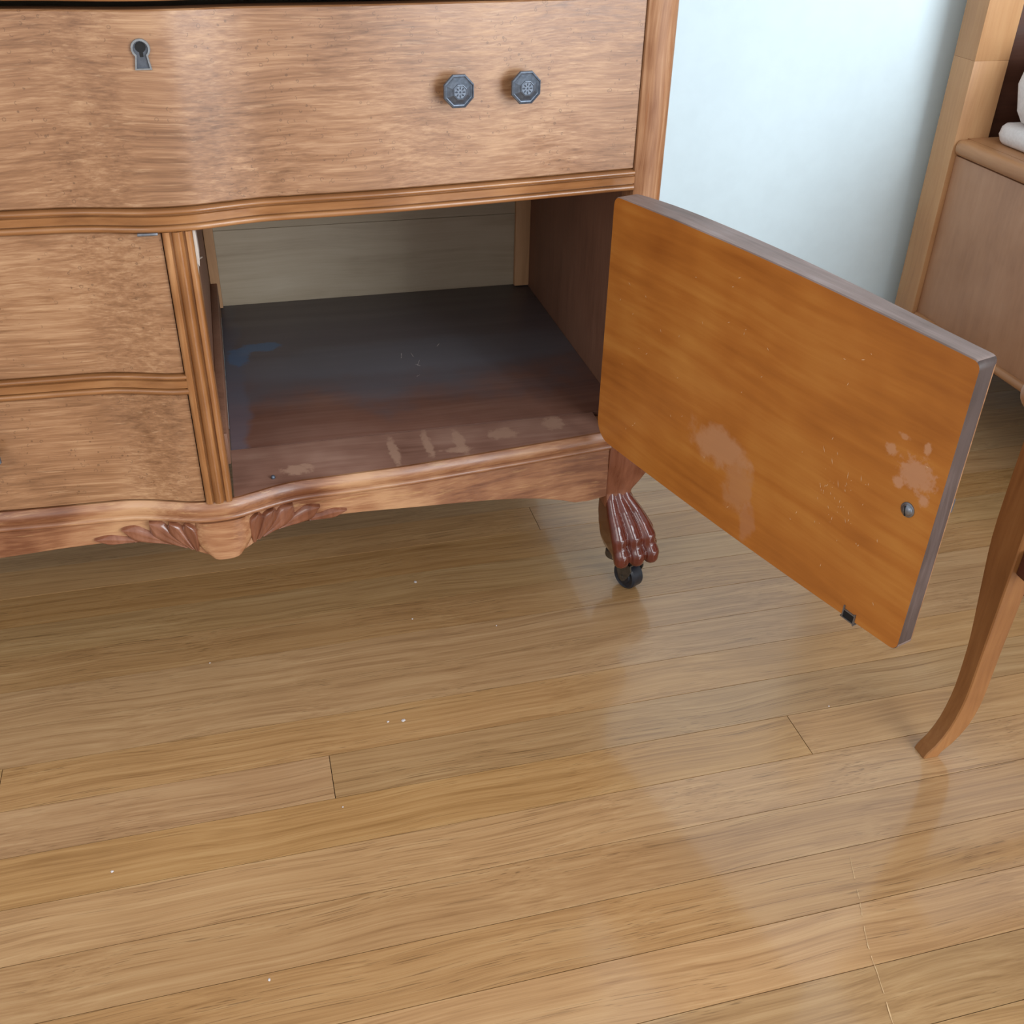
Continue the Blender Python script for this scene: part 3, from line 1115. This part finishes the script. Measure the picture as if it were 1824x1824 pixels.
# bent metal catch let into the lower edge
v, f = [], []
for q in (box_vf(-0.0068, -0.0056, -0.0012, 0.006, -0.0012, 0.0105), box_vf(0.0056, 0.0068, -0.0012, 0.006, -0.0030, 0.0085), box_vf(-0.0068, 0.0068, -0.0010, 0.0004, 0.0062, 0.0074),
          box_vf(-0.0085, 0.0072, -0.0008, 0.006, -0.0022, -0.0010)):
    b = len(v)
    v += q[0]
    f += [tuple(b + i for i in t) for t in q[1]]
ct = mesh_obj('catch', v, f, M_STEEL)
dsub(ct, Matrix.Translation((0.3725, 0.0, 0.2400)))
v, f = box_vf(-0.0055, 0.0055, -0.0004, 0.004, -0.0006, 0.0062)
dsub(mesh_obj('catch_socket', v, f, M_HOLE), Matrix.Translation((0.3725, 0.0, 0.2400)))
# short bright scratches in the varnish
for _ in range(46):
    u = random.gauss(0.333, 0.013)
    z = random.gauss(0.342, 0.022)
    L = random.choice((0.0015, 0.003, 0.006)) * random.uniform(0.5, 1.2)
    a = math.radians(random.gauss(100, 22))
    wv = 0.00025
    dx, dz = math.cos(a), math.sin(a)
    v = [(u - dx * L / 2, -0.00015, z - dz * L / 2), (u + dz * wv, -0.00015, z - dx * wv), (u + dx * L / 2, -0.00015, z + dz * L / 2), (u - dz * wv, -0.00015, z + dx * wv)]
    dsub(mesh_obj('scratch', v, [(0, 1, 2, 3)], M_SCR), Matrix.Identity(4))
for _ in range(40):
    u = random.uniform(0.02, 0.41)
    z = random.uniform(0.26, 0.48)
    L = random.uniform(0.0008, 0.0022)
    a = random.uniform(0, 3.14)
    dx, dz = math.cos(a), math.sin(a)
    wv = 0.0003
    v = [(u - dx * L, -0.00015, z - dz * L), (u + dz * wv, -0.00015, z - dx * wv), (u + dx * L, -0.00015, z + dz * L), (u - dz * wv, -0.00015, z + dx * wv)]
    dsub(mesh_obj('scratch', v, [(0, 1, 2, 3)], M_SCR), Matrix.Identity(4))

# ------------------------------------------------------------------ wooden bench at the wall
bench = empty('bench', (1.45, 1.2, 0), 'light brown wooden box bench with tall back post and round-edged seat against the wall', 'bench')


def bpart(o):
    o.parent = bench
    o.matrix_parent_inverse = Matrix.Translation((-1.45, -1.2, 0))
    return o


BX, BX2, BY0 = 1.0740, 2.05, 0.745  # unseen front depth extended so the bench shades the floor beneath
for xa in (BX, BX2 - 0.0585):
    for z0, z1 in ((0.0, 0.5212), (0.52125, 1.05)):
        bpart(box('back_post', xa, xa + 0.0585, 1.4010, 1.4520, z0, z1, M_BEDPOST, bevel=0.0006))
    xf = xa + 0.012 if xa == BX else xa + 0.006
    bpart(box('leg', xf, xf + 0.04, BY0 + 0.012, BY0 + 0.052, 0.0, 0.1195, M_BEDPOST, bevel=0.003))
bpart(box('back_panel', BX + 0.0590, BX2 - 0.0590, 1.4300, 1.4450, 0.14, 1.0, M_BEDDARK, bevel=0.002))
PX = BX + 0.0080


def run(nm, zc, r, dx, mat):
    """half-round edge strip along the left side, front and right side of the box"""
    def arc(t):
        return [(-r * 0.4 - dx + 0.0 - r * math.sin(math.pi * i / 12), r * math.cos(math.pi * i / 12)) for i in range(13)] + [(0.014, -r), (0.014, r)]
    prof = arc(0)
    # corner path: offset direction is outward normal
    path = []
    ends = ((1.4003, 0.35), (1.3995, 0.60), (1.3975, 0.80), (1.394, 0.93), (1.389, 0.985), (1.384, 1.0))
    for y, sc in ends:
        path.append((PX, y, 1, 0, sc))
    rc = 0.012
    for i in range(7):
        a = math.pi / 2 * i / 6
        path.append((PX + rc - rc * math.cos(a), BY0 + rc - rc * math.sin(a), math.cos(a), math.sin(a), 1.0))
    XR2 = BX2 - 0.008
    for i in range(7):
        a = math.pi / 2 * i / 6
        path.append((XR2 - rc + rc * math.sin(a), BY0 + rc - rc * math.cos(a), -math.sin(a), math.cos(a), 1.0))
    for y, sc in reversed(ends):
        path.append((XR2, y, -1, 0, sc))
    rings = []
    for x, y, ix, iy, sc in path:
        rings.append([(x + ix * (o * sc if o < 0 else o), y + iy * (o * sc if o < 0 else o), zc + z * (0.75 + 0.25 * sc)) for o, z in prof])
    vv, ff = loft(rings)
    return bpart(mesh_obj(nm, vv, ff, mat, auto=50))


run('seat_edge', 0.3990, 0.0120, -0.009, M_BEDRAIL)
run('bottom_bead', 0.1260, 0.0065, -0.001, M_BEDRAIL)
bpart(box('seat', PX + 0.0142, BX2 - 0.0224, BY0 + 0.0142, 1.4005, 0.3870, 0.4113, M_BEDRAIL))
bpart(box('side_panel', PX, PX + 0.018, BY0 + 0.0005, 1.4005, 0.1255, 0.3862, M_BEDPANEL, bevel=0.001))
bpart(box('side_panel', BX2 - 0.026, BX2 - 0.008, BY0 + 0.0005, 1.4005, 0.1255, 0.3862, M_BEDPANEL, bevel=0.001))
bpart(box('front_panel', PX + 0.0182, BX2 - 0.0262, BY0, BY0 + 0.018, 0.1255, 0.3862, M_BEDPANEL, bevel=0.001))
bpart(box('base', PX + 0.0182, BX2 - 0.0262, BY0 + 0.0185, 1.4295, 0.1300, 0.1400, M_BEDDARK))


def folded(name, x0, x1, y0, y1, z0, z1, label, r, wob):
    nx, ny = 10, 14
    v, f, rings = [], [], []
    pts = []
    # rounded-rectangle outline, lofted upward with a soft roll at the edge
    per = []
    rc = 0.03
    for cx, cy, a0 in ((x1 - rc, y1 - rc, 0), (x0 + rc, y1 - rc, 90), (x0 + rc, y0 + rc, 180), (x1 - rc, y0 + rc, 270)):
        for i in range(7):
            a = math.radians(a0 + 90 * i / 6)
            per.append((cx + rc * math.cos(a), cy + rc * math.sin(a), math.cos(a), math.sin(a)))
    h = z1 - z0
    for t in (0.0, 0.06, 0.2, 0.5, 0.8, 0.94, 1.0):
        ins = r * (1 - math.sqrt(max(0, 1 - (2 * t - 1) ** 2)))
        ring = []
        for i, (x, y, nx_, ny_) in enumerate(per):
            wv = wob * math.sin(i * 1.3 + t * 5)
            ring.append((x - nx_ * (ins + wv), y - ny_ * (ins + wv), z0 + h * t + (wob * math.sin(i * 0.9) if 0 < t < 1 else 0)))
        rings.append(ring)
    v, f = loft(rings)
    o = mesh_obj(name, v, f, M_CLOTH, None, auto=70)
    o['label'] = label
    o['category'] = 'blanket'
    o['group'] = 'white blankets on the bench'
    return o


folded('folded_blanket', BX + 0.0440, 1.62, 0.93, 1.382, 0.4115, 0.4400, 'thin white folded blanket lying flat on the bench seat under the thicker one', 0.012, 0.0008)
folded('folded_blanket', BX + 0.0470, 1.60, 0.95, 1.372, 0.4403, 0.5560, 'thick white folded blanket on top of the thin one on the bench', 0.030, 0.0015)

# ------------------------------------------------------------------ chair with outward-curving front legs
chair = empty('chair', (0.82, 0.42, 0), 'amber wooden chair with an outward-curving tapered front leg, in the right foreground', 'chair')


def hpart(o):
    o.parent = chair
    o.matrix_parent_inverse = Matrix.Translation((-0.82, -0.42, 0))
    return o


XL = [(0.0, 0.6173), (0.018, 0.6285), (0.037, 0.6365), (0.06, 0.6415), (0.085, 0.6438), (0.14, 0.6435), (0.25, 0.6430), (0.395, 0.6410)]
XR = [(0.0, 0.6345), (0.018, 0.6485), (0.0375, 0.6590), (0.055, 0.6635), (0.075, 0.6658), (0.14, 0.6662), (0.25, 0.6690), (0.395, 0.6720)]
YD = [(0.0, 0.0180), (0.06, 0.0195), (0.10, 0.0205), (0.14, 0.0220), (0.20, 0.0300), (0.25, 0.0360), (0.30, 0.0365), (0.395, 0.0340)]


def sabre(x_of, y_of, name='leg'):
    rings = []
    for i in range(25):
        z = 0.395 * (i / 24) ** 1.3
        a, b, d = sinterp(z, XL), sinterp(z, XR), sinterp(z, YD)
        c = 0.0012
        ring = [(a + c, 0), (b - c, 0), (b, c), (b, d - c), (b - c, d), (a + c, d), (a, d - c), (a, c)]
        rings.append([(x_of(x), y_of(y), z + 0.0004) for x, y in ring])
    v, f = loft(rings)
    return hpart(mesh_obj(name, v, f, M_CHAIR, auto=35))


YC1, YC0 = 0.612, 0.265      # inner faces of the two front legs
sabre(lambda x: x, lambda y: YC1 + y)
sabre(lambda x: x, lambda y: YC0 - y)
sabre(lambda x: 1.67 - x, lambda y: YC1 + y)
sabre(lambda x: 1.67 - x, lambda y: YC0 - y)
hpart(box('stretcher', 0.6485, 0.6625, YC0 + 0.0002, YC1 - 0.0002, 0.2330, 0.2600, M_CHAIRD, bevel=0.0012))
hpart(box('stretcher', 1.0075, 1.0215, YC0 + 0.0002, YC1 - 0.0002, 0.2330, 0.2600, M_CHAIRD, bevel=0.0012))
for ya in (YC1 + 0.004, YC0 - 0.018):
    hpart(box('stretcher', 0.6700, 1.0000, ya, ya + 0.014, 0.20, 0.225, M_CHAIRD, bevel=0.0012))
# seat with rounded corners
per = []
rc = 0.03
x0, x1, y0, y1 = 0.612, 1.058, 0.222, 0.655
for cx, cy, a0 in ((x1 - rc, y1 - rc, 0), (x0 + rc, y1 - rc, 90), (x0 + rc, y0 + rc, 180), (x1 - rc, y0 + rc, 270)):
    for i in range(7):
        a = math.radians(a0 + 90 * i / 6)
        per.append((cx + rc * math.cos(a), cy + rc * math.sin(a), math.cos(a), math.sin(a)))
rings = []
for t in (0.0, 0.1, 0.3, 0.5, 0.7, 0.9, 1.0):
    ins = 0.008 * (1 - math.sqrt(max(0, 1 - (2 * t - 1) ** 2)))
    rings.append([(x - nx * ins, y - ny * ins, 0.3958 + 0.022 * t) for x, y, nx, ny in per])
v, f = loft(rings)
hpart(mesh_obj('seat', v, f, M_BEDRAIL, auto=60))
for y in (0.232, 0.616):
    hpart(box('back_post', 1.005, 1.031, y, y + 0.026, 0.4180, 0.86, M_CHAIR, bevel=0.003))
for z in (0.60, 0.78):
    hpart(box('back_rail', 1.010, 1.026, 0.2585, 0.6155, z, z + 0.065, M_CHAIR, bevel=0.003))
